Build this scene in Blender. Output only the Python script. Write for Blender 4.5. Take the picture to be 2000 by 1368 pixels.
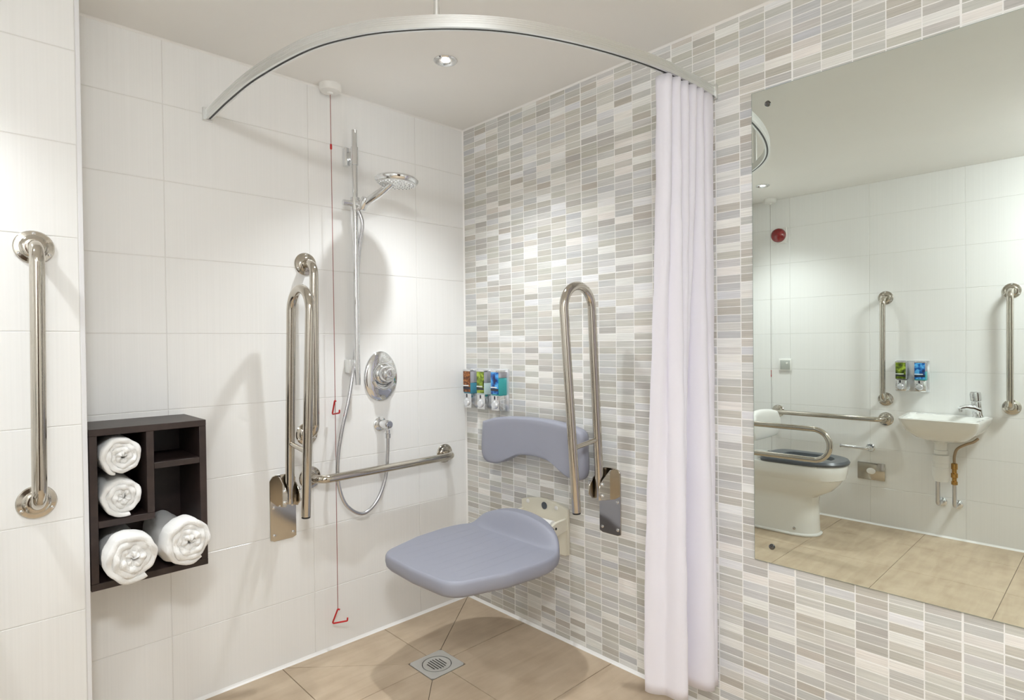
import bpy, bmesh, math, random
from mathutils import Vector, Matrix
random.seed(7)
for o in list(bpy.data.objects): bpy.data.objects.remove(o, do_unlink=True)
scene = bpy.context.scene
C = scene.collection

# ------------------------------------------------------------------ camera, world, exposure
CAM = Vector((-1.7913, -2.1891, 1.1991))
YAW, PITCH, ROLL, FPX = math.radians(46.2216), math.radians(-0.6440), math.radians(-0.6589), 1160.65
def cam_axes():
    f = Vector((math.cos(PITCH)*math.cos(YAW), math.cos(PITCH)*math.sin(YAW), math.sin(PITCH)))
    r = Vector((math.sin(YAW), -math.cos(YAW), 0)); u = r.cross(f)
    c, s = math.cos(ROLL), math.sin(ROLL)
    return c*r + s*u, -s*r + c*u, f
CR, CU, CF = cam_axes()
cd = bpy.data.cameras.new('camera'); co = bpy.data.objects.new('camera', cd); C.objects.link(co)
cd.sensor_width = 36; cd.sensor_fit = 'HORIZONTAL'; cd.lens = 36*FPX/2000; cd.clip_start = .02
co.matrix_world = Matrix(((CR.x, CU.x, -CF.x, CAM.x), (CR.y, CU.y, -CF.y, CAM.y), (CR.z, CU.z, -CF.z, CAM.z), (0, 0, 0, 1)))
scene.camera = co
w = bpy.data.worlds.new('world'); scene.world = w; w.use_nodes = True
w.node_tree.nodes['Background'].inputs[0].default_value = (1, 1, 1, 1)
w.node_tree.nodes['Background'].inputs[1].default_value = 0.0
scene.view_settings.view_transform = 'Standard'; scene.view_settings.look = 'None'
scene.view_settings.gamma = 1; scene.view_settings.use_curve_mapping = False
scene.view_settings.exposure = 0.0
LAMP_W = 52.0; FILL_S = 125.0; LAMP_COL = (.935, .975, 1.0)
scene.cycles.max_bounces = 14; scene.cycles.diffuse_bounces = 10; scene.cycles.glossy_bounces = 6
def project(P):
    d = Vector(P) - CAM; z = d.dot(CF)
    return (1000 + FPX*d.dot(CR)/z, 684 - FPX*d.dot(CU)/z, z)

# ------------------------------------------------------------------ sizes of the room
HC = 2.206            # ceiling
XW = -2.56            # left wall
YF = -2.95            # wall behind the camera
YD, XD = -.233, -1.513  # pipe boxing
TZ, TP = .244, .25    # white tile joints

# ------------------------------------------------------------------ materials
def mat(name):
    m = bpy.data.materials.new(name); m.use_nodes = True
    nt = m.node_tree; b = nt.nodes['Principled BSDF']; return m, nt, b
def link(nt, a, b): nt.links.new(a, b)
def node(nt, t, **k):
    n = nt.nodes.new(t)
    for a, v in k.items(): setattr(n, a, v)
    return n
def plain(name, col, rough=.5, metal=0, coat=0, bump=0, bscale=200, vary=0, vscale=8, **kw):
    m, nt, b = mat(name)
    b.inputs['Base Color'].default_value = (*col, 1); b.inputs['Roughness'].default_value = rough
    b.inputs['Metallic'].default_value = metal; b.inputs['Coat Weight'].default_value = coat
    for k, v in kw.items(): b.inputs[k.replace('_', ' ')].default_value = v
    tc = node(nt, 'ShaderNodeTexCoord')
    n = node(nt, 'ShaderNodeTexNoise'); n.inputs['Scale'].default_value = vscale; n.inputs['Detail'].default_value = 4
    link(nt, tc.outputs['Object'], n.inputs['Vector'])
    if vary:
        mx = node(nt, 'ShaderNodeMix', data_type='RGBA', blend_type='MULTIPLY'); mx.inputs[0].default_value = 1
        mx.inputs[6].default_value = (*col, 1)
        r = node(nt, 'ShaderNodeMapRange'); r.inputs[1].default_value = .3; r.inputs[2].default_value = .7
        r.inputs[3].default_value = 1 - vary; r.inputs[4].default_value = 1 + vary*.3
        link(nt, n.outputs[0], r.inputs[0]); link(nt, r.outputs[0], mx.inputs[7]); link(nt, mx.outputs[2], b.inputs['Base Color'])
    if bump:
        n2 = node(nt, 'ShaderNodeTexNoise'); n2.inputs['Scale'].default_value = bscale; n2.inputs['Detail'].default_value = 3
        link(nt, tc.outputs['Object'], n2.inputs['Vector'])
        bp = node(nt, 'ShaderNodeBump'); bp.inputs['Strength'].default_value = bump; bp.inputs['Distance'].default_value = .002
        link(nt, n2.outputs[0], bp.inputs['Height']); link(nt, bp.outputs[0], b.inputs['Normal'])
    return m
M = {}
M['ceiling'] = plain('ceiling_paint', (.86, .85, .825), .7, vary=.02, vscale=2)
M['paint'] = plain('wall_paint', (.80, .79, .77), .6, vary=.02, vscale=2)
M['grout'] = plain('white_grout', (.72, .71, .69), .8, bump=.1, bscale=400)
M['mgrout'] = plain('mosaic_grout', (.88, .875, .86), .8, bump=.1, bscale=400)
M['fgrout'] = plain('floor_grout', (.20, .165, .13), .8)
M['seal'] = plain('white_sealant', (.86, .85, .83), .35)
M['trim'] = plain('white_edge_trim', (.78, .78, .80), .3)
def white_tile():
    m, nt, b = mat('white_glazed_tile')
    tc = node(nt, 'ShaderNodeNewGeometry'); mp = node(nt, 'ShaderNodeMapping'); mp.inputs['Scale'].default_value = (220, 220, 1.2)
    link(nt, tc.outputs['Position'], mp.inputs['Vector'])
    n = node(nt, 'ShaderNodeTexNoise'); n.inputs['Scale'].default_value = 1; n.inputs['Detail'].default_value = 3
    link(nt, mp.outputs[0], n.inputs['Vector'])
    cr = node(nt, 'ShaderNodeValToRGB'); cr.color_ramp.elements[0].position = .3; cr.color_ramp.elements[1].position = .7
    cr.color_ramp.elements[0].color = (.83, .83, .82, 1); cr.color_ramp.elements[1].color = (.855, .855, .845, 1)
    link(nt, n.outputs[0], cr.inputs[0]); link(nt, cr.outputs[0], b.inputs['Base Color'])
    b.inputs['Roughness'].default_value = .22
    bp = node(nt, 'ShaderNodeBump'); bp.inputs['Strength'].default_value = .06; bp.inputs['Distance'].default_value = .001
    link(nt, n.outputs[0], bp.inputs['Height']); link(nt, bp.outputs[0], b.inputs['Normal'])
    return m
M['tile'] = white_tile()
MY0, MPY, MZ0, MPZ = -1.5069, .0791, .2034, .02506     # mosaic grid: a column line, column pitch, a bold row line, row pitch
def mosaic():
    m, nt, b = mat('mosaic_glaze')
    g = node(nt, 'ShaderNodeNewGeometry'); sp = node(nt, 'ShaderNodeSeparateXYZ'); link(nt, g.outputs['Position'], sp.inputs[0])
    def mth(op, a, b_=None):
        n = node(nt, 'ShaderNodeMath', operation=op)
        for i, v in enumerate((a, b_)):
            if v is None: continue
            if isinstance(v, (int, float)): n.inputs[i].default_value = v
            else: link(nt, v, n.inputs[i])
        return n.outputs[0]
    cy = mth('FLOOR', mth('DIVIDE', mth('SUBTRACT', sp.outputs[1], MY0), MPY))
    cz = mth('FLOOR', mth('DIVIDE', mth('SUBTRACT', sp.outputs[2], MZ0), MPZ))
    cb = node(nt, 'ShaderNodeCombineXYZ'); link(nt, cy, cb.inputs[0]); link(nt, cz, cb.inputs[1])
    wn = node(nt, 'ShaderNodeTexWhiteNoise', noise_dimensions='3D'); link(nt, cb.outputs[0], wn.inputs['Vector'])
    cr = node(nt, 'ShaderNodeValToRGB'); e = cr.color_ramp.elements
    stops = [(0, (.47, .45, .42)), (.12, (.53, .515, .49)), (.28, (.56, .555, .52)), (.42, (.55, .555, .565)), (.55, (.60, .595, .575)), (.68, (.635, .62, .595)), (.8, (.66, .665, .67)), (.86, (.79, .785, .78)), (1, (.82, .82, .82))]
    e[0].position = 0; e[0].color = (*stops[0][1], 1); e[1].position = 1; e[1].color = (*stops[-1][1], 1)
    for p_, c_ in stops[1:-1]: x = e.new(p_); x.color = (*c_, 1)
    link(nt, wn.outputs['Value'], cr.inputs[0])
    # tint per tile, warm to cool
    wn2 = node(nt, 'ShaderNodeTexWhiteNoise', noise_dimensions='3D')
    ad = node(nt, 'ShaderNodeVectorMath', operation='ADD'); ad.inputs[1].default_value = (31.3, 17.7, 5.1)
    link(nt, cb.outputs[0], ad.inputs[0]); link(nt, ad.outputs[0], wn2.inputs['Vector'])
    tr = node(nt, 'ShaderNodeValToRGB'); t = tr.color_ramp.elements
    t[0].color = (1.0, .965, .93, 1); t[1].color = (.965, .975, 1.01, 1); x = t.new(.45); x.color = (.99, 1, .955, 1)
    link(nt, wn2.outputs['Value'], tr.inputs[0])
    mx = node(nt, 'ShaderNodeMix', data_type='RGBA', blend_type='MULTIPLY'); mx.inputs[0].default_value = 1
    link(nt, cr.outputs[0], mx.inputs[6]); link(nt, tr.outputs[0], mx.inputs[7])
    # printed horizontal streaks
    sy = mth('ADD', mth('MULTIPLY', sp.outputs[1], 7.0), mth('MULTIPLY', wn.outputs['Value'], 60.0))
    sz = mth('MULTIPLY', sp.outputs[2], 330.0)
    c2 = node(nt, 'ShaderNodeCombineXYZ'); link(nt, sy, c2.inputs[0]); link(nt, sz, c2.inputs[1])
    n = node(nt, 'ShaderNodeTexNoise'); n.inputs['Scale'].default_value = 1; n.inputs['Detail'].default_value = 3; link(nt, c2.outputs[0], n.inputs['Vector'])
    r = node(nt, 'ShaderNodeMapRange'); r.inputs[1].default_value = .3; r.inputs[2].default_value = .7; r.inputs[3].default_value = .86; r.inputs[4].default_value = 1.13
    link(nt, n.outputs[0], r.inputs[0])
    m2 = node(nt, 'ShaderNodeMix', data_type='RGBA', blend_type='MULTIPLY'); m2.inputs[0].default_value = 1
    link(nt, mx.outputs[2], m2.inputs[6]); link(nt, r.outputs[0], m2.inputs[7]); link(nt, m2.outputs[2], b.inputs['Base Color'])
    b.inputs['Roughness'].default_value = .38
    return m
M['mosaic'] = mosaic()
def floor_mat():
    m, nt, b = mat('beige_stone_tile')
    g = node(nt, 'ShaderNodeNewGeometry'); mp = node(nt, 'ShaderNodeMapping'); mp.inputs['Scale'].default_value = (2.2, 14, 1)
    link(nt, g.outputs['Position'], mp.inputs['Vector'])
    n = node(nt, 'ShaderNodeTexNoise'); n.inputs['Scale'].default_value = 1.6; n.inputs['Detail'].default_value = 6; n.inputs['Distortion'].default_value = .6
    link(nt, mp.outputs[0], n.inputs['Vector'])
    n2 = node(nt, 'ShaderNodeTexNoise'); n2.inputs['Scale'].default_value = 9; n2.inputs['Detail'].default_value = 8
    link(nt, g.outputs['Position'], n2.inputs['Vector'])
    ad = node(nt, 'ShaderNodeMath', operation='ADD'); ml = node(nt, 'ShaderNodeMath', operation='MULTIPLY'); ml.inputs[1].default_value = .5
    link(nt, n.outputs[0], ad.inputs[0]); link(nt, n2.outputs[0], ad.inputs[1]); link(nt, ad.outputs[0], ml.inputs[0])
    cr = node(nt, 'ShaderNodeValToRGB'); e = cr.color_ramp.elements
    e[0].position = .32; e[0].color = (.43, .328, .228, 1); e[1].position = .68; e[1].color = (.595, .483, .354, 1)
    x = e.new(.5); x.color = (.515, .408, .29, 1)
    link(nt, ml.outputs[0], cr.inputs[0]); link(nt, cr.outputs[0], b.inputs['Base Color'])
    b.inputs['Roughness'].default_value = .42
    return m
M['floor'] = floor_mat()
M['steel'] = plain('polished_stainless', (.56, .522, .46), .08, 1, bump=.02, bscale=900)
M['chrome'] = plain('chrome', (.78, .79, .80), .05, 1)
M['darkchrome'] = plain('dark_chrome', (.16, .16, .16), .12, 1)
M['hosem'] = plain('hose_grey_metal', (.62, .62, .64), .25, 1)
M['alu'] = plain('anodised_aluminium', (.80, .81, .80), .38, 1, bump=.02)
M['black'] = plain('black_plastic', (.012, .012, .012), .4)
M['wenge'] = plain('dark_wenge_wood', (.036, .022, .019), .42, vary=.35, vscale=30)
def towel_mat():
    m = plain('white_terry', (.86, .855, .84), .95, bump=.9, bscale=520)
    b = m.node_tree.nodes['Principled BSDF']; b.inputs['Sheen Weight'].default_value = .3; return m
M['towel'] = towel_mat()
M['grey'] = plain('grey_moulded_plastic', (.295, .305, .365), .5, bump=.08, bscale=700)
def seat_mat():
    m = plain('grey_ribbed_seat', (.295, .305, .365), .5); nt = m.node_tree; b = nt.nodes['Principled BSDF']
    g = node(nt, 'ShaderNodeNewGeometry'); sp = node(nt, 'ShaderNodeSeparateXYZ'); link(nt, g.outputs['Position'], sp.inputs[0])
    def mth(op, a, c=None):
        n = node(nt, 'ShaderNodeMath', operation=op)
        for i, v in enumerate((a, c)):
            if v is None: continue
            if isinstance(v, (int, float)): n.inputs[i].default_value = v
            else: link(nt, v, n.inputs[i])
        return n.outputs[0]
    yl = mth('SUBTRACT', sp.outputs[1], -.512)                       # moulded grooves running front to back
    fr = mth('ABSOLUTE', mth('SUBTRACT', mth('FRACT', mth('DIVIDE', yl, .052)), .5))
    gr = mth('LESS_THAN', fr, .05)
    inx = mth('MULTIPLY', mth('GREATER_THAN', sp.outputs[0], -.60), mth('LESS_THAN', sp.outputs[0], -.23))
    iny = mth('MULTIPLY', mth('LESS_THAN', mth('ABSOLUTE', yl), .185), mth('GREATER_THAN', sp.outputs[2], .43))
    h = mth('MULTIPLY', gr, mth('MULTIPLY', inx, iny))
    n2 = node(nt, 'ShaderNodeTexNoise'); n2.inputs['Scale'].default_value = 600; link(nt, g.outputs['Position'], n2.inputs['Vector'])
    hh = mth('SUBTRACT', mth('MULTIPLY', n2.outputs[0], .05), h)
    bp = node(nt, 'ShaderNodeBump'); bp.inputs['Strength'].default_value = 1.0; bp.inputs['Distance'].default_value = .006
    link(nt, hh, bp.inputs['Height']); link(nt, bp.outputs[0], b.inputs['Normal']); return m
M['greyseat'] = seat_mat()
M['cream'] = plain('cream_plastic', (.72, .69, .58), .4)
M['white'] = plain('white_plastic', (.82, .815, .79), .35)
M['ceramic'] = plain('white_ceramic', (.80, .80, .77), .1, coat=.5)
M['seatgrey'] = plain('dark_grey_toilet_seat', (.085, .095, .11), .3)
M['red'] = plain('red_plastic', (.52, .012, .015), .3)
M['reddome'] = plain('red_lens', (.22, .004, .006), .1, coat=.6)
M['cord'] = plain('red_brown_cord', (.30, .10, .09), .8)
M['cordw'] = plain('grey_cord', (.38, .36, .34), .8)
M['mirror'] = plain('mirror_silver', (.725, .77, .735), 0.0, 1)
M['mirroredge'] = plain('mirror_glass_edge', (.25, .32, .29), .15)
M['brass'] = plain('brass', (.50, .30, .10), .22, 1)
M['copper'] = plain('braided_hose', (.40, .30, .20), .4, .8, bump=.4, bscale=900)
M['door'] = plain('dark_walnut_door', (.06, .035, .022), .4, vary=.3, vscale=6)
M['button'] = plain('clear_button', (.75, .77, .80), .08, .6)
def emis(name, col, s):
    m, nt, b = mat(name); b.inputs['Base Color'].default_value = (*col, 1)
    b.inputs['Emission Color'].default_value = (*col, 1); b.inputs['Emission Strength'].default_value = s; return m
M['opal'] = emis('fill_lamp_glow', LAMP_COL, FILL_S)  # glow of the added fill lamp
M['glow'] = emis('lamp_glow', (1, .97, .92), 30)
def fabric():
    m, nt, b = mat('white_curtain_fabric')
    b.inputs['Base Color'].default_value = (.90, .885, .935, 1); b.inputs['Roughness'].default_value = .85
    t = node(nt, 'ShaderNodeBsdfTranslucent'); t.inputs[0].default_value = (.90, .885, .935, 1)
    mx = node(nt, 'ShaderNodeMixShader'); mx.inputs[0].default_value = .30
    out = nt.nodes['Material Output']
    link(nt, b.outputs[0], mx.inputs[1]); link(nt, t.outputs[0], mx.inputs[2]); link(nt, mx.outputs[0], out.inputs[0])
    tc = node(nt, 'ShaderNodeTexCoord'); n = node(nt, 'ShaderNodeTexNoise'); n.inputs['Scale'].default_value = 14; n.inputs['Detail'].default_value = 3
    link(nt, tc.outputs['Object'], n.inputs['Vector'])
    bp = node(nt, 'ShaderNodeBump'); bp.inputs['Strength'].default_value = .12; bp.inputs['Distance'].default_value = .01
    link(nt, n.outputs[0], bp.inputs['Height']); link(nt, bp.outputs[0], b.inputs['Normal'])
    return m
M['curtain'] = fabric()
def clear(name, col, rough=.08, tr=.9):
    m, nt, b = mat(name); b.inputs['Base Color'].default_value = (*col, 1); b.inputs['Roughness'].default_value = rough
    b.inputs['Transmission Weight'].default_value = tr; b.inputs['IOR'].default_value = 1.3; return m
M['clear'] = clear('clear_acrylic', (.72, .72, .77), .12, .55)
M['liq_teal'] = plain('teal_gel', (.04, .36, .37), .25)
M['liq_blue'] = plain('blue_gel', (.07, .27, .37), .25)
M['liq_pale'] = plain('pale_lotion', (.58, .70, .70), .3)
def label_mat(name, stops, sc, stripe):
    m, nt, b = mat(name); tc = node(nt, 'ShaderNodeNewGeometry')
    n = node(nt, 'ShaderNodeTexNoise' if stripe else 'ShaderNodeTexVoronoi'); n.inputs['Scale'].default_value = sc
    link(nt, tc.outputs['Position'], n.inputs['Vector'])
    cr = node(nt, 'ShaderNodeValToRGB'); e = cr.color_ramp.elements
    e[0].position = stops[0][0]; e[0].color = (*stops[0][1], 1); e[1].position = stops[-1][0]; e[1].color = (*stops[-1][1], 1)
    for p_, c_ in stops[1:-1]: x = e.new(p_); x.color = (*c_, 1)
    link(nt, n.outputs[0], cr.inputs[0]); link(nt, cr.outputs[0], b.inputs['Base Color']); b.inputs['Roughness'].default_value = .2
    return m
M['lab_orange'] = label_mat('orange_print', [(.1, (.52, .22, .05)), (.35, (.28, .09, .02)), (.7, (.10, .03, .01))], 90, False)
M['lab_green'] = label_mat('green_print', [(.3, (.02, .03, .005)), (.5, (.13, .20, .01)), (.65, (.38, .50, .05))], 45, True)
M['lab_blue'] = label_mat('blue_print', [(.35, (.01, .02, .10)), (.5, (.01, .12, .45)), (.62, (.10, .45, .85))], 40, True)
M['ink_dark'] = plain('dark_print', (.02, .02, .03), .3)
M['ink_light'] = plain('pale_print', (.75, .78, .78), .3)

# ------------------------------------------------------------------ mesh helpers
class MB:
    def __init__(s): s.v = []; s.f = []
    def add(s, vs, fs):
        o = len(s.v); s.v += [Vector(x) for x in vs]; s.f += [[i+o for i in f] for f in fs]; return s
    def bm(s, b):
        b.verts.ensure_lookup_table(); b.verts.index_update()
        s.add([v.co.copy() for v in b.verts], [[v.index for v in f.verts] for f in b.faces]); b.free(); return s
    def box(s, x0, x1, y0, y1, z0, z1, bev=0, seg=2):
        b = bmesh.new(); bmesh.ops.create_cube(b, size=1)
        for v in b.verts: v.co = Vector(((x0+x1)/2 + v.co.x*(x1-x0), (y0+y1)/2 + v.co.y*(y1-y0), (z0+z1)/2 + v.co.z*(z1-z0)))
        if bev: bmesh.ops.bevel(b, geom=list(b.edges), offset=bev, segments=seg, affect='EDGES', profile=.5)
        return s.bm(b)
    def prism(s, poly, d, bev=0, seg=2):            # poly: 3D points of a planar outline, d: extrusion vector
        b = bmesh.new(); d = Vector(d)
        a = [b.verts.new(Vector(p)) for p in poly]; c = [b.verts.new(Vector(p)+d) for p in poly]
        b.faces.new(a); b.faces.new(c[::-1]); n = len(a)
        for i in range(n): b.faces.new((a[i], c[i], c[(i+1) % n], a[(i+1) % n]))
        bmesh.ops.recalc_face_normals(b, faces=b.faces)
        if bev:
            es = [e for e in b.edges if len(e.link_faces) == 2 and any(len(f.verts) > 4 or True for f in e.link_faces) and e.calc_face_angle(0) > .6]
            bmesh.ops.bevel(b, geom=es, offset=bev, segments=seg, affect='EDGES', profile=.5)
        return s.bm(b)
    def rings(s, rings, cap0=True, cap1=True, closed=True):
        n = len(rings[0]); vs = [p for r in rings for p in r]; fs = []
        for i in range(len(rings)-1):
            for j in range(n if closed else n-1):
                k = (j+1) % n
                fs.append([i*n+j, i*n+k, (i+1)*n+k, (i+1)*n+j])
        if cap0: fs.append(list(range(n))[::-1])
        if cap1: fs.append([(len(rings)-1)*n+j for j in range(n)])
        return s.add(vs, fs)
    def tube(s, path, r, seg=16, caps=True):
        P = [Vector(p) for p in path]; R = r if isinstance(r, (list, tuple)) else [r]*len(P)
        t0 = (P[1]-P[0]).normalized(); up = Vector((0, 0, 1)) if abs(t0.z) < .9 else Vector((1, 0, 0))
        nrm = (up - up.dot(t0)*t0).normalized(); out = []
        for i, p in enumerate(P):
            a = P[min(i+1, len(P)-1)] - P[max(i-1, 0)]; t = a.normalized()
            nrm = (nrm - nrm.dot(t)*t).normalized(); bn = t.cross(nrm)
            out.append([p + R[i]*(math.cos(q)*nrm + math.sin(q)*bn) for q in [2*math.pi*k/seg for k in range(seg)]])
        return s.rings(out, caps, caps)
    def lathe(s, prof, origin, axis, seg=32, sx=1, sy=1, up=None):   # prof: (radius, height along axis)
        o = Vector(origin); a = Vector(axis).normalized(); u = Vector(up) if up else (Vector((0, 0, 1)) if abs(a.z) < .9 else Vector((1, 0, 0)))
        u = (u - u.dot(a)*a).normalized(); w_ = a.cross(u)
        rs = [[o + a*h + r*(sx*math.cos(q)*w_ + sy*math.sin(q)*u) for q in [2*math.pi*k/seg for k in range(seg)]] for r, h in prof]
        return s.rings(rs)
def sm(t): t = max(0, min(1, t)); return t*t*(3-2*t)
ORG = {}
def obj(name, mb, m, parent=None, angle=38, origin=None, smooth=True):
    me = bpy.data.meshes.new(name)
    org = ORG[parent] if parent else (Vector(origin) if origin else Vector((0, 0, 0)))
    me.from_pydata([tuple(v-org) for v in mb.v], [], mb.f)
    b = bmesh.new(); b.from_mesh(me); bmesh.ops.recalc_face_normals(b, faces=b.faces); b.to_mesh(me); b.free()
    if smooth:
        me.shade_smooth(); me.set_sharp_from_angle(angle=math.radians(angle))
    me.materials.append(M[m] if isinstance(m, str) else m)
    o = bpy.data.objects.new(name, me); C.objects.link(o)
    if parent: o.parent = parent
    else: o.location = org
    ORG[o] = org
    return o
def tag(o, label=None, cat=None, group=None, kind=None):
    if label: o['label'] = label
    if cat: o['category'] = cat
    if group: o['group'] = group
    if kind: o['kind'] = kind
    return o
def thing(name, loc, label, cat, group=None):
    e = bpy.data.objects.new(name, None); C.objects.link(e); e.location = loc; e.empty_display_size = .05
    ORG[e] = Vector(loc); return tag(e, label, cat, group)
def struct(name, mb, m, label, **k): return tag(obj(name, mb, m, **k), label, None, None, 'structure')
def fillet(pts, r, n=8):
    P = [Vector(p) for p in pts]; out = [P[0]]
    for i in range(1, len(P)-1):
        a = (P[i-1]-P[i]); b = (P[i+1]-P[i]); la, lb = a.length, b.length; a.normalize(); b.normalize()
        th = a.angle(b)
        if th > 3.1: out.append(P[i]); continue
        d = min(r/math.tan(th/2), la*.49 if i > 1 else la*.98, lb*.49 if i < len(P)-2 else lb*.98); rr = d*math.tan(th/2)
        c = P[i] + (a+b).normalized()*(rr/math.sin(th/2)); s0 = P[i]+a*d-c; s1 = P[i]+b*d-c; ang = s0.angle(s1)
        for k in range(n+1):
            t = k/n; out.append(c + (s0*math.sin((1-t)*ang) + s1*math.sin(t*ang))/math.sin(ang))
    out.append(P[-1]); return out
def spline(pts, n=8):
    P = [Vector(p) for p in pts]; P = [2*P[0]-P[1]] + P + [2*P[-1]-P[-2]]; out = []
    for i in range(1, len(P)-2):
        for k in range(n):
            t = k/n; a, b, c, d = P[i-1], P[i], P[i+1], P[i+2]
            out.append(.5*((2*b) + (c-a)*t + (2*a-5*b+4*c-d)*t*t + (3*b-a-3*c+d)*t**3))
    out.append(P[-2]); return out

# ------------------------------------------------------------------ room shell
ceil_ = struct('ceiling', MB().box(XW-.1, .1, YF-.1, .1, HC, HC+.1), 'ceiling', 'plain off-white painted ceiling')
GB = .0012   # grout bed sits this far behind the tile faces
wall_back = struct('wall_back', MB().box(XD-.3, .1, GB, .12, -.05, HC), 'grout', 'white tiled wall behind the shower controls', smooth=False)
wall_right = struct('wall_right', MB().box(.0007, .12, YF-.1, .12, -.05, HC), 'mgrout', 'wall of narrow grey and beige striped mosaic tiles', smooth=False)
wall_left = struct('wall_left', MB().box(XW-.12, XW-GB, YF-.1, .12, -.05, HC), 'grout', 'white tiled wall with the basin, seen in the mirror', smooth=False)
mb = MB().box(XW, XD-GB, YD+GB, .1, -.05, HC)
wall_box = struct('wall_boxing', mb, 'grout', 'white tiled boxed-out wall section at the left edge', smooth=False)
wall_front = struct('wall_front', MB().box(XW-.1, .1, YF-.1, YF, -.05, HC), 'paint', 'plain white wall opposite the shower')
floor = struct('floor', MB().box(XW-.1, .1, YF-.1, .1, -.06, -.003), 'fgrout', 'beige stone tiled wet room floor', smooth=False)
d1 = struct('door_1', MB().box(-2.15, -1.3, YF+.001, YF+.04, 0, 2.02, .003), 'door', 'dark walnut door opposite the shower', origin=(-1.72, YF, 0))
k = MB().lathe([(.025, 0), (.025, .008), (.01, .01), (.01, .05)], (-1.38, YF+.04, 1.0), (0, 1, 0), 20)
k.tube(fillet([(-1.38, YF+.085, 1.0), (-1.51, YF+.085, 1.0)], .01), .009, 12)
obj('door_handle', k, 'chrome', d1)

# white tiles -------------------------------------------------------
JW = .0010
def tile_mesh(cache, name, w_, h, d, bev, mtl):
    key = (name, round(w_, 4), round(h, 4))
    if key not in cache:
        me = bpy.data.meshes.new(name)
        b = bev; a, c = w_/2, h/2
        vs = [(-a, d, -c), (a, d, -c), (a, d, c), (-a, d, c), (-a, b, -c), (a, b, -c), (a, b, c), (-a, b, c),
              (-a+b, 0, -c+b), (a-b, 0, -c+b), (a-b, 0, c-b), (-a+b, 0, c-b)]
        fs = [(8, 9, 10, 11)] + [(i+4, (i+1) % 4+4, (i+1) % 4+8, i+8) for i in range(4)] + [(i, (i+1) % 4, (i+1) % 4+4, i+4) for i in range(4)]
        me.from_pydata(vs, [], fs); me.update(); me.materials.append(M[mtl]); cache[key] = me
    return cache[key]
cache = {}
def tile_wall(wall, kind, us, zs, plane, rot, bev=.0009):
    """us: joint positions along the wall, zs: joint heights; tiles face -y when rot = 0"""
    for u0, u1 in zip(us[:-1], us[1:]):
        for z0, z1 in zip(zs[:-1], zs[1:]):
            w_, h = abs(u1-u0)-2*JW, z1-z0-2*JW
            o = bpy.data.objects.new('tile', tile_mesh(cache, 'tile', w_, h, .0045, bev, 'tile')); C.objects.link(o)
            u = (u0+u1)/2; z = (z0+z1)/2
            loc = Vector((u, plane, z)) if kind == 'x' else Vector((plane, u, z))
            o.parent = wall; o.location = loc - ORG[wall]; o.rotation_euler = (0, 0, rot)
zs = [0, TZ] + [TZ+TP*i for i in range(1, 8)] + [HC]
tile_wall(wall_back, 'x', [XD, -1.26, -.7655, -.272, 0], zs, 0, 0)
tile_wall(wall_box, 'x', [XW, -2.513, -2.013, XD-.010], zs, YD, 0)
tile_wall(wall_left, 'y', [YD, -.513, -1.013, -1.513, -2.013, -2.513, YF], zs, XW, math.pi/2)

# mosaic tiles ------------------------------------------------------
cols = []
kk = -19
while MY0 - MPY*kk > YF + .05:
    cols.append(kk); kk += 1
def ycol(k): return min(MY0 - MPY*k, -.0)
rows = list(range(-8, 80))
def zrow(k): return MZ0 + MPZ*k
cand = []
for k in cols:
    y1, y0 = ycol(k), max(ycol(k+1), YF)
    g1 = .0024 if k % 5 == 0 else .0014; g0 = .0024 if (k+1) % 5 == 0 else .0014
    for r in rows:
        z0, z1 = zrow(r), zrow(r+1)
        if r == rows[0]: z0 = 0.0
        if z1 > HC: z1 = HC
        if z1 - z0 < .006: continue
        h0 = .0019 if r % 10 == 0 else .0012; h1 = .0019 if (r+1) % 10 == 0 else .0012
        a = (y0+g0, y1-g1, z0+h0, z1-h1)
        P = [project((0, yy, zz)) for yy, zz in ((a[0], a[2]), (a[1], a[2]), (a[1], a[3]), (a[0], a[3]))]
        inside = all(p[2] > .1 and 0 < p[0] < 2000 and 0 < p[1] < 1368 for p in P)
        hid = (a[0] < -1.385 and .53 < a[3] and a[2] < 1.945) or any(1255 < p[0] < 1396 and p[1] > 130 for p in P)
        area = 0
        for i in range(4): area += P[i][0]*P[(i+1) % 4][1] - P[(i+1) % 4][0]*P[i][1]
        cand.append((abs(area) if inside and not hid else 0, a))
cand.sort(key=lambda t: -t[0])
mcache = {}
def mosaic_piece(a, mb=None):
    y0, y1, z0, z1 = a; b = .0004; d = .0009
    w_, h = (y1-y0)/2, (z1-z0)/2
    vs = [(d, -w_, -h), (d, w_, -h), (d, w_, h), (d, -w_, h), (b, -w_, -h), (b, w_, -h), (b, w_, h), (b, -w_, h),
          (0, -w_+b, -h+b), (0, w_-b, -h+b), (0, w_-b, h-b), (0, -w_+b, h-b)]
    fs = [(8, 11, 10, 9)] + [(i+8, (i+1) % 4+8, (i+1) % 4+4, i+4) for i in range(4)] + [(i+4, (i+1) % 4+4, (i+1) % 4, i) for i in range(4)]
    c = Vector((0, (y0+y1)/2, (z0+z1)/2))
    if mb is not None: mb.add([Vector(v)+c for v in vs], fs); return
    key = (round(w_, 4), round(h, 4))
    if key not in mcache:
        me = bpy.data.meshes.new('mosaic_tile'); me.from_pydata(vs, [], fs); me.update(); me.materials.append(M['mosaic']); mcache[key] = me
    o = bpy.data.objects.new('mosaic_tile', mcache[key]); C.objects.link(o); o.parent = wall_right; o.location = c - ORG[wall_right]
for ar, a in cand[:300]: mosaic_piece(a)
mb = MB()
for ar, a in cand[300:]: mosaic_piece(a, mb)
tag(obj('mosaic_tiles', mb, 'mosaic', wall_right, smooth=False), None, None, None, 'stuff')

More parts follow.
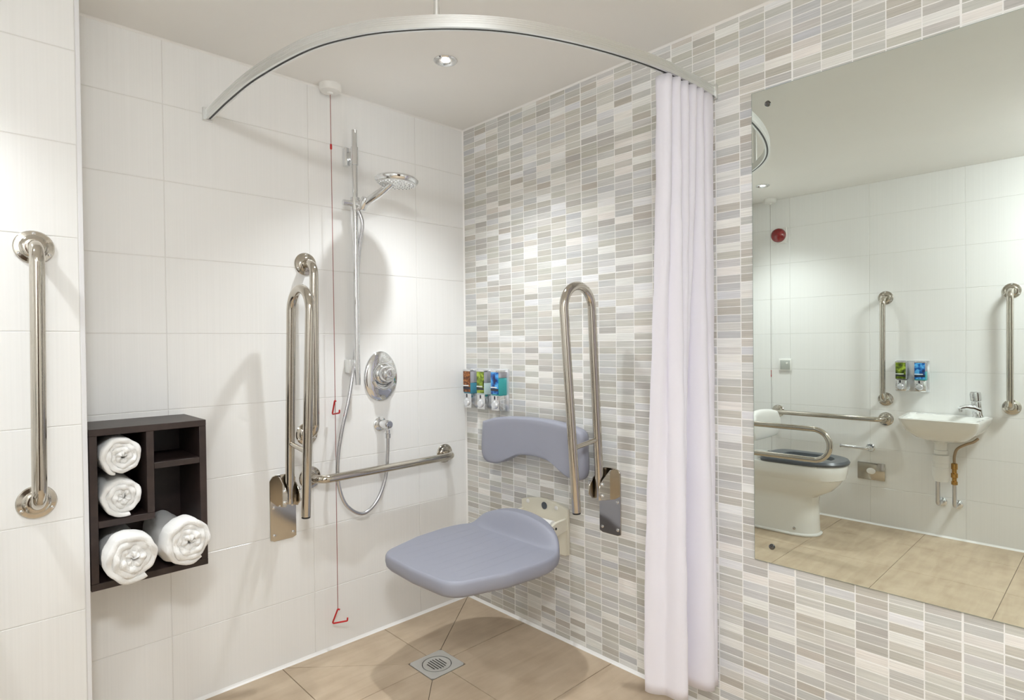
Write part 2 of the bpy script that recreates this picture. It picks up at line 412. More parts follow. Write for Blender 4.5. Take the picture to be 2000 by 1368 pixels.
# floor tiles -------------------------------------------------------
DX, DY, DH = -.4725, -.386, .0765
def inset(poly, d):
    n = len(poly); out = []
    ar = sum(poly[i][0]*poly[(i+1) % n][1]-poly[(i+1) % n][0]*poly[i][1] for i in range(n))
    if ar < 0: poly = poly[::-1]
    for i in range(n):
        p0, p1, p2 = Vector(poly[i-1]), Vector(poly[i]), Vector(poly[(i+1) % n])
        e0 = (p1-p0).normalized(); e1 = (p2-p1).normalized(); n0 = Vector((-e0.y, e0.x)); n1 = Vector((-e1.y, e1.x))
        den = e0.x*e1.y - e0.y*e1.x
        if abs(den) < 1e-4: out.append(p1+n0*d); continue
        q0 = p0+n0*d; q1 = p1+n1*d; t = ((q1.x-q0.x)*e1.y-(q1.y-q0.y)*e1.x)/den; out.append(q0+e0*t)
    return out
gx = [0, -.465, -.900, -1.35, -1.80, -2.25, XW]; gy = [0, -.385, -.845, -1.312, -1.778, -2.24, -2.70, YF]
polys = []
dl, dr, dt, db = DX-DH, DX+DH, DY+DH, DY-DH
for i in range(len(gx)-1):
    for j in range(len(gy)-1):
        x1, x0, y1, y0 = gx[i], gx[i+1], gy[j], gy[j+1]
        if i == 0 and j == 0:
            polys += [[(x1, y1), (x0, y1), (x0, dt), (dr, dt)], [(x1, y1), (dr, dt), (dr, y0), (x1, y0)]]
        elif i == 1 and j == 0:
            polys += [[(x0, y1), (x1, y1), (x1, dt), (dl, dt)], [(x0, y1), (dl, dt), (dl, y0), (x0, y0)]]
        elif i == 1 and j == 1:
            polys += [[(x0, y0), (x0, y1), (dl, y1), (dl, db)], [(x0, y0), (dl, db), (x1, db), (x1, y0)]]
        elif i == 0 and j == 1:
            polys += [[(x1, y1), (dr, y1), (dr, db), (x0, db), (x0, y0), (x1, y0)]]
        else: polys.append([(x0, y0), (x1, y0), (x1, y1), (x0, y1)])
for p in polys:
    q = inset(p, .0012)
    obj('floor_tile', MB().prism([(v.x, v.y, -.004) for v in q], (0, 0, .004), .0006, 1), 'floor', floor, smooth=False)

# sealant beads and edge trims --------------------------------------
def bead(name, a, b, n1, n2, s, label):
    a, b = Vector(a), Vector(b); n1, n2 = Vector(n1)*s, Vector(n2)*s
    prof = [Vector((0, 0, 0)), n1, n1*.45+n2*.45, n2]
    mb = MB().rings([[a+q for q in prof], [b+q for q in prof]]); return struct(name, mb, 'seal', label, smooth=False)
E_ = .0004
bead('trim_1', (XD, -E_, 0), (0, -E_, 0), (0, -1, 0), (0, 0, 1), .010, 'white sealant line where white shower wall meets floor')
bead('trim_2', (-E_, 0, 0), (-E_, YF, 0), (-1, 0, 0), (0, 0, 1), .010, 'white sealant line where mosaic wall meets floor')
bead('trim_3', (XW+E_, YD, 0), (XW+E_, YF, 0), (1, 0, 0), (0, 0, 1), .010, 'white sealant line along the basin wall floor')
bead('trim_4', (XW, YD-E_, 0), (XD, YD-E_, 0), (0, -1, 0), (0, 0, 1), .010, 'white sealant line along the boxed-out wall floor')
bead('trim_5', (XD, -E_, HC), (0, -E_, HC), (0, -1, 0), (0, 0, -1), .006, 'thin sealant line between white shower wall and ceiling')
bead('trim_6', (-E_, 0, HC), (-E_, YF, HC), (-1, 0, 0), (0, 0, -1), .006, 'thin sealant line between mosaic wall and ceiling')
bead('trim_7', (-E_, -E_, 0), (-E_, -E_, HC), (-1, 0, 0), (0, -1, 0), .006, 'pale sealant line up the shower corner')
struct('trim_8', MB().box(XD-.0095, XD+.001, YD-.0012, YD+.012, 0, HC, .0008, 1), 'trim', 'white edge strip on the corner of the boxed-out wall')
struct('trim_9', MB().box(XD-.001, XD+.003, YD+.012, -.0005, 0, HC), 'paint', 'white return side of the boxed-out wall')

# ------------------------------------------------------------------ downlights
def downlight(x, y, label, group, watt):
    t = thing('downlight', (x, y, HC), label, 'ceiling light', group)
    obj('bezel', MB().lathe([(.0165, .014), (.020, .002), (.029, -.004), (.039, -.005), (.0425, -.002), (.0425, .002)], (x, y, HC), (0, 0, 1), 40), 'chrome', t)
    obj('lens', MB().lathe([(.0185, .006), (.0180, .001), (.012, -.0015), (.0005, -.002)], (x, y, HC), (0, 0, 1), 32), 'glow', t)
    l = bpy.data.lights.new('downlight_lamp', 'SPOT'); l.shadow_soft_size = .028; l.energy = watt; l.color = LAMP_COL; l.spot_size = math.radians(112); l.spot_blend = 1.0
    lo = bpy.data.objects.new('downlight_lamp', l); C.objects.link(lo); lo.parent = t; lo.location = (0, 0, -.035)
downlight(-.486, -.503, 'round chrome ceiling downlight over the shower', 'ceiling downlights', LAMP_W)
downlight(-2.09, -.526, 'round chrome ceiling downlight above the toilet, seen in mirror', 'ceiling downlights', LAMP_W*.95)
downlight(-.75, -2.45, 'added unseen round chrome ceiling downlight nearest the mirror', 'ceiling downlights', LAMP_W*.8)  # added out of view to even out the room brightness
OX, OY = -1.90, -2.40  # invented dome lamp behind the camera, frontal fill that flattens the contrast
t = thing('fill_lamp', (OX, OY, HC), 'added unseen fill lamp, round white opal dome near the door', 'ceiling light')
obj('base_ring', MB().lathe([(.175, 0), (.178, .012), (.172, .022), (.160, .022)], (OX, OY, HC), (0, 0, -1), 56), 'white', t)
obj('fill_dome', MB().lathe([(.160, .020), (.156, .040), (.136, .062), (.098, .078), (.05, .086), (.0005, .088)], (OX, OY, HC), (0, 0, -1), 56), 'opal', t)

# ------------------------------------------------------------------ grab bars
def screw(mb, c, n, r=.004): mb.lathe([(r, 0), (r, .001), (r*.5, .0022), (.0004, .0024)], c, n, 12)
def flange(t, c, n, r=.043):
    f = obj('flange', MB().lathe([(r, 0), (r, .003), (r*.94, .006), (r*.72, .0075), (r*.66, .011), (r*.5, .013), (r*.44, .0135), (.01, .0135)], c, n, 36), 'steel', t)
    n = Vector(n); u = Vector((0, 0, 1)); v = n.cross(u)
    for k in range(3):
        q = math.radians(90+120*k); s = MB(); screw(s, Vector(c)+n*.0068+(v*math.cos(q)+u*math.sin(q))*r*.83, n); obj('screw', s, 'chrome', f)
def grab_bar(a, b, n, label, group=None, so=.072, r=.0160):
    a, b, n = Vector(a), Vector(b), Vector(n)
    t = thing('grab_bar', (a+b)/2, label, 'grab bar', group)
    path = fillet([a+n*.008, a+n*so, b+n*so, b+n*.008], .046, 10)
    obj('tube', MB().tube(path, r, 24), 'steel', t)
    flange(t, a, n); flange(t, b, n)
    return t
grab_bar((-1.6175, YD, 1.460), (-1.6225, YD, .804), (0, -1, 0), 'vertical steel grab bar on the boxed-out wall left of the towel shelf')
grab_bar((-.784, 0, 1.511), (-.789, 0, .861), (0, -1, 0), 'vertical steel grab bar behind the folded rail on the white shower wall')
grab_bar((-.779, 0, .692), (-.132, 0, .697), (0, -1, 0), 'horizontal steel grab bar under the shower controls', so=.078)
grab_bar((XW, -1.104, 1.461), (XW, -1.102, .816), (1, 0, 0), 'vertical steel grab bar left of the soap dispensers, seen in mirror')
grab_bar((XW, -1.722, 1.462), (XW, -1.721, .807), (1, 0, 0), 'vertical steel grab bar right of the basin tap, seen in mirror')
grab_bar((XW, -.425, .691), (XW, -1.103, .689), (1, 0, 0), 'horizontal steel grab bar beside the toilet, seen in mirror')

def hinged_rail(name_label, foot, n, side, up, lowered=False):
    """foot: wall point at pivot height, n: wall normal, side: along the wall"""
    f, n, s = Vector(foot), Vector(n), Vector(side); z = Vector((0, 0, 1))
    t = thing('hinged_rail', f, name_label, 'hinged rail')
    W2, zt, zb = .049, up[0]-f.z, up[1]-f.z
    prof = [(-W2, zb+.006), (-W2*.7, zb), (W2*.7, zb), (W2, zb+.006), (W2, zt-.02), (W2*.8, zt-.004), (W2*.5, zt), (-W2*.5, zt), (-W2*.8, zt-.004), (-W2, zt-.02)]
    pl = obj('wall_plate', MB().prism([f+s*a+z*b for a, b in prof], n*.005, .0012, 1), 'steel', t)
    for a in (-1, 1):
        for b in (zb+.022, zb+.125): 
            sc = MB(); screw(sc, f+s*(a*W2*.72)+z*b+n*.005, n, .006); obj('screw', sc, 'chrome', pl)
    # hinge cheeks
    for a in (-1, 1):
        ch = [(.004, zt-.004), (.030, zt-.002), (.075, zt-.030), (.098, zt-.055), (.100, zt-.085), (.080, zt-.105), (.004, zt-.115)]
        c = obj('hinge_cheek', MB().prism([f+n*q+z*h+s*(a*.021) for q, h in ch], s*(a*.004), .001, 1), 'steel', t)
        for q, h in ((.085, zt-.045), (.085, zt-.085)):
            o_ = MB(); o_.lathe([(.0075, 0), (.0075, .004), (.005, .0075), (.0005, .008)], f+n*q+z*h+s*(a*.025), s*a, 14); obj('bolt', o_, 'chrome', c)
    r = .0160
    if not lowered:
        def pt(o, h): return f + n*o + z*h
        b0, t0, b1, t1 = (.066, .70-f.z), (.100, 1.325-f.z), (.196, .605-f.z), (.252, 1.315-f.z)
        path = [pt(b0[0]-.006, b0[1]-.075), pt(*b0)]
        cx, cz = (t0[0]+t1[0])/2, (t0[1]+t1[1])/2; rx = (t1[0]-t0[0])/2
        path += [pt(t0[0], t0[1])] + [pt(cx-rx*math.cos(q), cz+rx*math.sin(q)*1.03) for q in [math.pi*k/16 for k in range(1, 16)]] + [pt(t1[0], t1[1]), pt(*b1)]
        obj('rail_tube', MB().tube(path, r, 24), 'steel', t)
        a = pt(.078, .845-f.z); b = pt(.214, .830-f.z)
        obj('cross_bar', MB().tube([a, b], .0085, 16), 'steel', t)
        obj('end_cap', MB().tube([pt(b1[0], b1[1]), pt(b1[0]-.0005, b1[1]-.006)], .0150, 20), 'black', t)
    else:
        L = .79
        path = fillet([f+n*.02+z*.0, f+n*L, f+n*L-z*.176, f+n*.06-z*.176], .0875, 14)
        obj('rail_tube', MB().tube(path, r, 24), 'steel', t)
        obj('cross_bar', MB().tube([f+n*.24, f+n*.24-z*.176], .0085, 16), 'steel', t)
    return t
hinged_rail('steel hinged support rail folded up against the white shower wall', (-.8855, 0, .69), (0, -1, 0), (1, 0, 0), (.722, .478))
hinged_rail('steel hinged support rail folded up on the mosaic wall beside the seat', (0, -.842, .69), (-1, 0, 0), (0, -1, 0), (.732, .483))
hinged_rail('steel hinged support rail lowered beside the toilet, seen in mirror', (-1.782, YD, .693), (0, -1, 0), (1, 0, 0), (.76, .50), True)

# ------------------------------------------------------------------ towel shelf and towels
BX0, BX1, BY, BZ0, BZ1, BT = -1.5085, -1.212, -.225, .532, .976, .019
t = thing('towel_shelf', (-1.36, 0, BZ0), 'dark brown wooden cubby shelf holding rolled towels', 'shelf')
obj('top_board', MB().box(BX0, BX1, BY, -.001, BZ1-BT, BZ1, .001, 1), 'wenge', t)
obj('bottom_board', MB().box(BX0, BX1, BY, -.001, BZ0, BZ0+BT, .001, 1), 'wenge', t)
obj('side_board', MB().box(BX0, BX0+BT, BY+.0005, -.001, BZ0+BT, BZ1-BT, .001, 1), 'wenge', t)
obj('side_board', MB().box(BX1-BT, BX1, BY+.0005, -.001, BZ0+BT, BZ1-BT, .001, 1), 'wenge', t)
obj('back_board', MB().box(BX0+BT, BX1-BT, -.008, -.001, BZ0+BT, BZ1-BT), 'wenge', t)
DXM = -1.362
obj('divider', MB().box(DXM-.0095, DXM+.0095, BY+.001, -.008, .7212, BZ1-BT, .001, 1), 'wenge', t)
obj('shelf', MB().box(BX0+BT, DXM+.0095, BY+.001, -.008, .702, .721, .001, 1), 'wenge', t)
obj('shelf', MB().box(DXM+.0095, BX1-BT, BY+.001, -.008, .846, .864, .001, 1), 'wenge', t)
def towel(cx, cz, y0, y1, R, turns, th, a_end, label, group, sq=1.0, seedv=0, big=1.0, dz=0.0):
    """a strip of terry wound into a spiral; 'big' swells the end that sticks out of the shelf"""
    rnd = random.Random(seedv); rings = []
    T = turns*2*math.pi; N = int(turns*44); r0 = th*.30
    kk = (R - th/2 - r0)/T
    ph = [rnd.uniform(0, 6.28) for _ in range(8)]
    ys = [y0, y0+(-.20-y0)*.5, -.205, -.235, -.265, -.295] if y1 < -.3 else [y0, (y0+y1)/2]
    for i in range(N+1):
        th_ = T*i/N; r = r0 + kk*th_; ang = a_end - (T - th_)
        wob = 1 + .022*math.sin(3*ang+ph[0]) + .018*math.sin(5*ang+ph[1]+th_*.3) + .012*math.sin(9*ang+ph[5])
        hh = th/2*.97*(1 + .09*math.sin(7*th_+ph[2]) + .06*math.sin(13*th_+ph[6]))
        if i > N-5: hh *= (.6 + .4*(N-i)/5)
        yf = y1 + .005*math.sin(1.3*th_+ph[3]) + .004*math.sin(5.3*th_+ph[4]) - .004*(1-th_/T); e = hh*.85
        prof = [(-hh, y) for y in ys] + [(-hh, yf+e), (-hh*.75, yf+e*.35), (-hh*.3, yf), (hh*.3, yf), (hh*.75, yf+e*.35), (hh, yf+e)] + [(hh, y) for y in ys[::-1]]
        ring = []
        for dr, y in prof:
            g = sm((-.205-y)/.07); k = 1 + (big-1)*g
            rr = (r+dr)*wob*k; ring.append(Vector((cx + rr*math.cos(ang), y, cz + dz*g + rr*math.sin(ang)*sq)))
        rings.append(ring)
    o = obj('rolled_towel', MB().rings(rings), 'towel', None, 60, origin=(cx, (y0+y1)/2, cz-R))
    return tag(o, label, 'towel', group)
# ------------------------------------------------------------------ pieces that hang on the shower wall
towel(-1.4320, .8950, -.02, -.236, .0545, 3.7, .0140, -1.95, 'small rolled white towel at top left of the dark shelf', 'rolled white towels', 1.06, 1)
towel(-1.4325, .7800, -.02, -.234, .0545, 3.6, .0142, -1.25, 'small rolled white towel lying under another small roll', 'rolled white towels', 1.04, 2)
towel(-1.4290, .6165, -.02, -.335, .0600, 3.8, .0160, -1.05, 'large rolled white towel sticking out at the shelf bottom left', 'rolled white towels', 1.06, 3, 1.15, .018)
towel(-1.2910, .6165, -.02, -.335, .0590, 4.0, .0150, -1.0, 'large rolled white towel sticking out at the shelf right side', 'rolled white towels', 1.08, 4, 1.12, .030)

t = thing('shower_rail', (-.597, 0, 1.04), 'chrome shower slide rail with round hand shower head', 'shower')
obj('slide_bar', MB().tube([(-.597, -.05, 1.040), (-.597, -.05, 2.053)], .0112, 24), 'chrome', t)
obj('bar_sleeve', MB().tube([(-.597, -.05, 1.915), (-.597, -.05, 1.985)], .0150, 24), 'chrome', t)
obj('top_bracket', MB().box(-.622, -.600, -.024, 0, 1.915, 1.988, .003).box(-.608, -.592, -.05, -.02, 1.935, 1.970, .002), 'chrome', t)
obj('bottom_bracket', MB().box(-.628, -.598, -.044, 0, 1.088, 1.142, .003).box(-.604, -.592, -.05, -.03, 1.105, 1.128, .001), 'alu', t)
sl = obj('slider', MB().tube([(-.597, -.05, 1.735), (-.597, -.05, 1.785)], .0185, 24).tube([(-.648, -.047, 1.760), (-.60, -.05, 1.760)], .0115, 16), 'chrome', t)
obj('slider_arm', MB().tube([(-.597, -.05, 1.762), (-.585, -.085, 1.757)], .013, 16).lathe([(.017, -.022), (.018, -.018), (.018, .018), (.016, .024)], (-.583, -.094, 1.757), (.15, -.55, .82), 20), 'chrome', t)
hd = Vector((-.5285, -.245, 1.826)); hb = Vector((-.583, -.088, 1.752)); hn = Vector((.05, -.03, 1)).normalized()
e1 = hd + (hb-hd).normalized()*.070
obj('handle', MB().tube([hb - (hd-hb).normalized()*.03, hb, (hb*2+e1)/3, (hb+2*e1)/3, e1, hd+Vector((0, 0, .006))], [.0105, .0125, .0150, .0160, .0145, .010], 20), 'chrome', t)
h = obj('shower_head', MB().lathe([(.060, -.012), (.076, -.011), (.082, -.005), (.083, .002), (.078, .009), (.060, .015), (.034, .020), (.0005, .022)], hd, hn, 48), 'chrome', t)
obj('spray_face', MB().lathe([(.073, 0), (.072, -.0022), (.012, -.0035), (.0005, -.0035)], hd-hn*.0115, hn, 40), 'alu', h)
nz = MB()
for rr, n_ in ((.018, 8), (.034, 14), (.050, 20), (.064, 26)):
    for q in range(n_):
        a = 2*math.pi*q/n_; ax = hn.cross(Vector((1, 0, 0))).normalized(); bx = hn.cross(ax)
        nz.lathe([(.0022, 0), (.0016, -.004), (.0004, -.004)], hd-hn*.0142+(ax*math.cos(a)+bx*math.sin(a))*rr, hn, 6)
tag(obj('nozzle', nz, 'hosem', h), None, None, None, 'stuff')
def at_y(u, v, y):
    d = CF + CR*((u-1000)/FPX) - CU*((v-684)/FPX); k = (y-CAM.y)/d.y; return CAM + d*k
hose = [hb-(hd-hb).normalized()*.03, Vector((-.577, -.070, 1.68)), Vector((-.580, -.048, 1.58)), Vector((-.584, -.030, 1.42)), Vector((-.586, -.028, 1.25)), Vector((-.594, -.028, 1.17)), Vector((-.620, -.050, 1.075))]
hose += [Vector((-.643, -.058, .980)), Vector((-.672, -.058, .870)), Vector((-.690, -.056, .760)), Vector((-.688, -.054, .660)), Vector((-.655, -.052, .570)), Vector((-.585, -.052, .522)), Vector((-.520, -.052, .560)), Vector((-.478, -.052, .645)), Vector((-.466, -.052, .740)), Vector((-.463, -.052, .8115))]
obj('hose', MB().tube(spline(hose, 10), .0072, 14), 'hosem', t)

t = thing('shower_valve', (-.462, 0, .962), 'oval chrome shower mixer valve with round lever', 'shower valve')
vp = MB(); rs = []
for sc, h_ in ((1, 0), (1, .003), (.975, .007), (.90, .011), (.72, .015), (.45, .017), (.05, .0175)):
    rs.append([Vector((-.462 + sc*.0800*math.cos(q)*(1 - .07*math.sin(q)), -h_, 1.067 + sc*.1060*math.sin(q))) for q in [2*math.pi*k/56 for k in range(56)]])
obj('escutcheon', vp.rings(rs), 'chrome', t)
obj('lever_base', MB().lathe([(.048, .013), (.047, .026), (.041, .034), (.036, .038), (.034, .060), (.030, .066), (.0005, .068)], (-.460, 0, 1.078), (0, -1, 0), 36), 'chrome', t)
obj('lever', MB().lathe([(.020, .062), (.0195, .082), (.016, .089), (.0005, .091)], (-.460, 0, 1.082), (0, -1, 0), 28), 'chrome', t)
sk = []
for q in [math.pi*(1.15+.70*k/14) for k in range(15)]: sk.append((-.461+.050*math.cos(q), -.024, 1.074+.058*math.sin(q)))
obj('lever_skirt', MB().tube(sk, .007, 12), 'chrome', t)

t = thing('hose_outlet', (-.468, 0, .867), 'small round chrome wall outlet feeding the shower hose', 'hose outlet')
obj('flange', MB().lathe([(.030, 0), (.030, .004), (.026, .008), (.016, .010), (.0005, .010)], (-.468, 0, .867), (0, -1, 0), 32), 'chrome', t)
obj('elbow', MB().lathe([(.017, .006), (.017, .034), (.019, .036), (.019, .062), (.015, .068), (.0005, .069)], (-.468, 0, .868), (.08, -1, .0), 28), 'chrome', t)
obj('hose_nut', MB().lathe([(.012, 0), (.0125, .018), (.010, .020), (.0095, .034), (.0005, .034)], (-.463, -.052, .812), (0, 0, 1), 20), 'chrome', t)

def pull_cord(x, y, zs_, zend, cmat, label, zbead):
    t = thing('pull_cord', (x, y, HC), label, 'pull cord')
    obj('ceiling_switch', MB().lathe([(.041, 0), (.042, .018), (.037, .026), (.022, .029), (.012, .030), (.009, .037), (.0005, .038)], (x, y, HC), (0, 0, -1), 36), 'white', t)
    obj('cord', MB().tube([(x, y, HC-.034), (x+.002, y, (HC+zend)/2), (x, y, zend)], .0013, 8), cmat, t)
    if zbead: obj('bead', MB().lathe([(.002, -.011), (.0042, -.008), (.0042, .008), (.002, .011)], (x+.0003, y, zbead), (0, 0, 1), 14), 'red', t)
    for zh, s, fl in zs_:
        D = Vector(fl)
        o = Vector((x, y, zh)); z = Vector((0, 0, 1))
        path = fillet([o+D*.008*s+z*(-.003), o, o-D*.022*s-z*.056*s, o+D*.036*s-z*.046*s, o+D*.037*s-z*.034*s], .004, 5)
        obj('pull_handle', MB().tube(path, .0031*s, 10), 'red', t)
    return t
pull_cord(-.694, -.045, [(.985, 1.0, (.0, -1, 0)), (.170, 1.02, (.72, -.69, 0))], .166, 'cord', 'red alarm pull cord with two red triangle handles in the shower', 1.968)
pull_cord(-2.505, -.40, [(.985, .9, (.92, -.39, 0)), (.17, 1.0, (.92, -.39, 0))], .166, 'cordw', 'thin alarm pull cord beside the toilet, seen in mirror', None)

# ------------------------------------------------------------------ curtain rail and curtain
def rail_path():
    P = [(-1.122, -.001), (-1.127, -.22), (-1.121, -.44), (-1.085, -.69), (-1.022, -.847), (-.943, -.957), (-.853, -1.047), (-.748, -1.120), (-.617, -1.178), (-.467, -1.223), (-.304, -1.254), (-.15, -1.264), (-.001, -1.264)]
    return spline([(x, y, 0) for x, y in P], 10)
RP = rail_path()
def sweep_profile(path, prof):
    rs = []
    for i, p in enumerate(path):
        tg = (path[min(i+1, len(path)-1)] - path[max(i-1, 0)]).normalized(); nn = Vector((tg.y, -tg.x, 0))   # outward from the shower
        if nn.dot(Vector((-1, -1, 0))) < 0: nn = -nn
        rs.append([p + nn*a + Vector((0, 0, b)) for a, b in prof])
    return MB().rings(rs)
t = thing('curtain_rail', (-.9, -1.0, 1.974), 'curved aluminium shower curtain rail hanging under the ceiling', 'curtain rail')
pf = [(-.010, 1.9785), (-.010, 2.006), (.010, 2.006)]
for k in range(4): zc = 2.003-k*.0052; pf += [(.010, zc), (.0088, zc-.0010), (.0088, zc-.0020), (.010, zc-.0030)]
pf += [(.010, 1.9755), (.0030, 1.9755), (.0030, 1.9785)]
obj('track', sweep_profile(RP, pf), 'alu', t, 25)
obj('track_slot', sweep_profile(RP, [(-.0040, 1.9765), (-.0040, 1.9784), (.0030, 1.9784), (.0030, 1.9765)]), 'black', t)
obj('track_lip', sweep_profile(RP, [(-.010, 1.9755), (-.010, 1.9785), (-.0041, 1.9785), (-.0041, 1.9755)]), 'alu', t)
obj('wall_bracket', MB().box(-1.141, -1.109, -.012, 0, 1.970, 2.014, .001, 1), 'alu', t)
obj('wall_bracket', MB().box(-.012, 0, -1.279, -1.245, 1.968, 2.014, .001, 1), 'alu', t)
rp = min(RP, key=lambda q: (Vector((q.x, q.y))-Vector((-.893, -1.005))).length)
obj('ceiling_rod', MB().tube([(rp.x, rp.y, 2.004), (rp.x, rp.y, HC)], .0075, 16).lathe([(.018, 0), (.017, .006), (.008, .010)], (rp.x, rp.y, HC), (0, 0, -1), 20), 'alu', t)
# curtain
NS, NZ = 260, 60; ZT, ZB = 1.9735, .137
mb = MB(); rs = []
for j in range(NZ+1):
    f = j/NZ; z = ZT + (ZB-ZT)*f; row = []
    for i in range(NS+1):
        s = i/NS                                  # 0 = free (leading) edge, 1 = at the wall
        x0 = -.272 + .010*f + .266*s
        base_y = -1.252 - .010*s
        hf = math.sin(2*math.pi*(6.5*s**.85) + .6)*.020*(1-.62*sm(f*1.3))
        hf2 = math.sin(2*math.pi*13*s+1.3)*.004*(1-f)
        lf = sm(f*1.05)*(.040*math.sin(2*math.pi*(1.95*s)+1.9) + .010*math.sin(2*math.pi*4.1*s + .5))
        xx = x0 + .012*math.cos(2*math.pi*(6.5*s**.85)+.6)*(1-.5*f) + .008*math.cos(2*math.pi*1.95*s+1.9)*f
        yy = base_y + hf + hf2 + lf + (.006 + .034*sm(f))*(1-s)**1.2
        wr = .0015*math.sin(z*31+s*9)*math.sin(s*23+z*6)
        lift = .035*max(0, (s-.90)/.10)**2*sm((f-.9)/.1)
        row.append(Vector((min(xx, -.006), yy+wr, z + lift - .034*f*s)))
    rs.append(row)
mb.rings(rs, False, False, closed=False)
cu = obj('shower_curtain', mb, 'curtain', None, 80, origin=(-.15, -1.262, ZB))
md = cu.modifiers.new('thickness', 'SOLIDIFY'); md.thickness = .0012
tag(cu, 'white fabric shower curtain drawn back against the mosaic wall', 'curtain')
for i in range(7):
    s = .03 + i*.155; x = -.270+.262*s
    hk = obj('curtain_hook', MB().tube(fillet([(x, -1.257, 1.955), (x, -1.257, 1.968), (x+.003, -1.257, 1.9738)], .002, 3), .002, 8), 'white', cu)

# ------------------------------------------------------------------ soap dispensers
def dispenser(loc, ax_s, n, units, label, pitch, w_, d_, z0, z1):
    """ax_s: along the wall, n: out of the wall; units: (label material, liquid material, fill)"""
    L, s, n = Vector(loc), Vector(ax_s), Vector(n); z = Vector((0, 0, 1))
    t = thing('soap_dispenser', L, label, 'soap dispenser')
    def bx(a0, a1, o0, o1, h0, h1, bev=.002):
        p = [L+s*a+n*o+z*(h-L.z) for a in (a0, a1) for o in (o0, o1) for h in (h0, h1)]
        lo = [min(q[i] for q in p) for i in range(3)]; hi = [max(q[i] for q in p) for i in range(3)]
        return MB().box(lo[0], hi[0], lo[1], hi[1], lo[2], hi[2], bev)
    tot = pitch*(len(units)-1)+w_
    obj('back_plate', bx(-.006, tot+.012, 0, .006, z0-.004, z1+.004, .002), 'button', t)
    zl = z0 + (z1-z0)*.40
    for i, (lm, liq, fill) in enumerate(units):
        a = i*pitch
        zq = zl+(z1-zl)*fill
        ch = obj('chamber', bx(a, a+w_+.002, .006, d_-.003, zq, z1-.004, .002), 'clear', t)
        if fill: obj('liquid', bx(a, a+w_+.002, .006, d_-.003, zl-.004, zq-.0003, .002), liq, ch)
        lb = obj('label_card', bx(a+.001, a+w_-.001, d_-.0028, d_-.0008, zl+.002, z1-.008, .0004), lm, ch)
        zz = zl+(z1-zl)*.30
        obj('print_band', bx(a+.001, a+w_*.80, d_-.0009, d_-.0002, zz-.003, zz+.002, 0), 'ink_light', lb)
        obj('print_band', bx(a+.001, a+w_-.001, d_-.0009, d_-.0003, zz-.016, zz-.006, 0), 'ink_dark', lb)
        obj('chamber_cap', bx(a-.001, a+w_+.003, .006, d_, z1-.009, z1, .002), 'chrome', ch)
        b = obj('pump_block', bx(a-.001, a+w_+.003, .006, d_-.004, z0, zl-.004, .003), 'chrome', t)
        c = L + s*(a+w_*.5) + n*(d_-.005) + z*(z0+(zl-z0)*.36-L.z)
        obj('push_button', MB().lathe([(.018, 0), (.018, .007), (.014, .011), (.0005, .012)], c, n, 24), 'button', b)
        obj('level_window', bx(a+w_*.36, a+w_*.52, d_-.0045, d_-.0034, z0+(zl-z0)*.68, z0+(zl-z0)*.9, 0), 'ink_dark', b)
dispenser((0, -.048, .900), (0, -1, 0), (-1, 0, 0), [('lab_orange', 'liq_blue', .42), ('lab_green', 'liq_pale', .45), ('lab_blue', 'liq_teal', .68)],
          'triple soap dispenser with orange, green and blue labels in the shower corner', .0955, .050, .056, .905, 1.082)
dispenser((XW, -1.168, .876), (0, -1, 0), (1, 0, 0), [('lab_green', 'liq_pale', .0), ('lab_blue', 'liq_teal', .45)],
          'double soap dispenser with green and blue labels above the basin', .100, .056, .056, .876, 1.060)

# ------------------------------------------------------------------ shower seat
YS = -.512
t = thing('shower_chair', (0, YS, .35), 'grey fold-down shower chair with backrest on the mosaic wall', 'shower chair')
def seat_outline(n=120):
    pts = []
    for k in range(n//2+1):                                     # rounded rear
        q = -math.pi/2 + math.pi*k/(n//2); c, s = math.cos(q), math.sin(q); e = 2/2.7
        pts.append(Vector((-.33+.215*abs(c)**e, YS+.280*math.copysign(abs(s)**e, s), 0)))
    fr = fillet([(-.33, YS+.280, 0), (-.46, YS+.268, 0), (-.660, YS+.206, 0), (-.672, YS, 0), (-.660, YS-.206, 0), (-.46, YS-.268, 0), (-.33, YS-.280, 0)], .085, 12)
    return pts + fr[1:-1]
OUT = seat_outline(); cen = Vector((-.40, YS, 0))
def seat_h(x, y):
    d = abs(y-YS-.0)/.245
    H = .085*(1-d*d)**.65 if d < 1 else 0
    k = sm((x+.215)/.052)
    return H*k - .005*sm(1-abs(y-YS)/.22)*sm((-.24-x)/.12)*sm((x+.66)/.12)
rs = []
for sc, dz, edge in [(.90, -.056, 1), (.955, -.054, 1), (.988, -.043, 1), (1, -.026, 1), (.997, -.010, 1), (.985, -.003, 1), (.968, 0, 1)] + [(.95*(1-k/59)+.002, 0, 0) for k in range(60)]:
    ring = []
    for p in OUT:
        q = cen + (p-cen)*sc; ring.append(Vector((q.x, q.y, .447 + dz + seat_h(q.x, q.y)*(1 if dz > -.012 else (.85 if dz > -.03 else .5)))))
    rs.append(ring)
obj('seat_pad', MB().rings(rs), 'greyseat', t, 50)
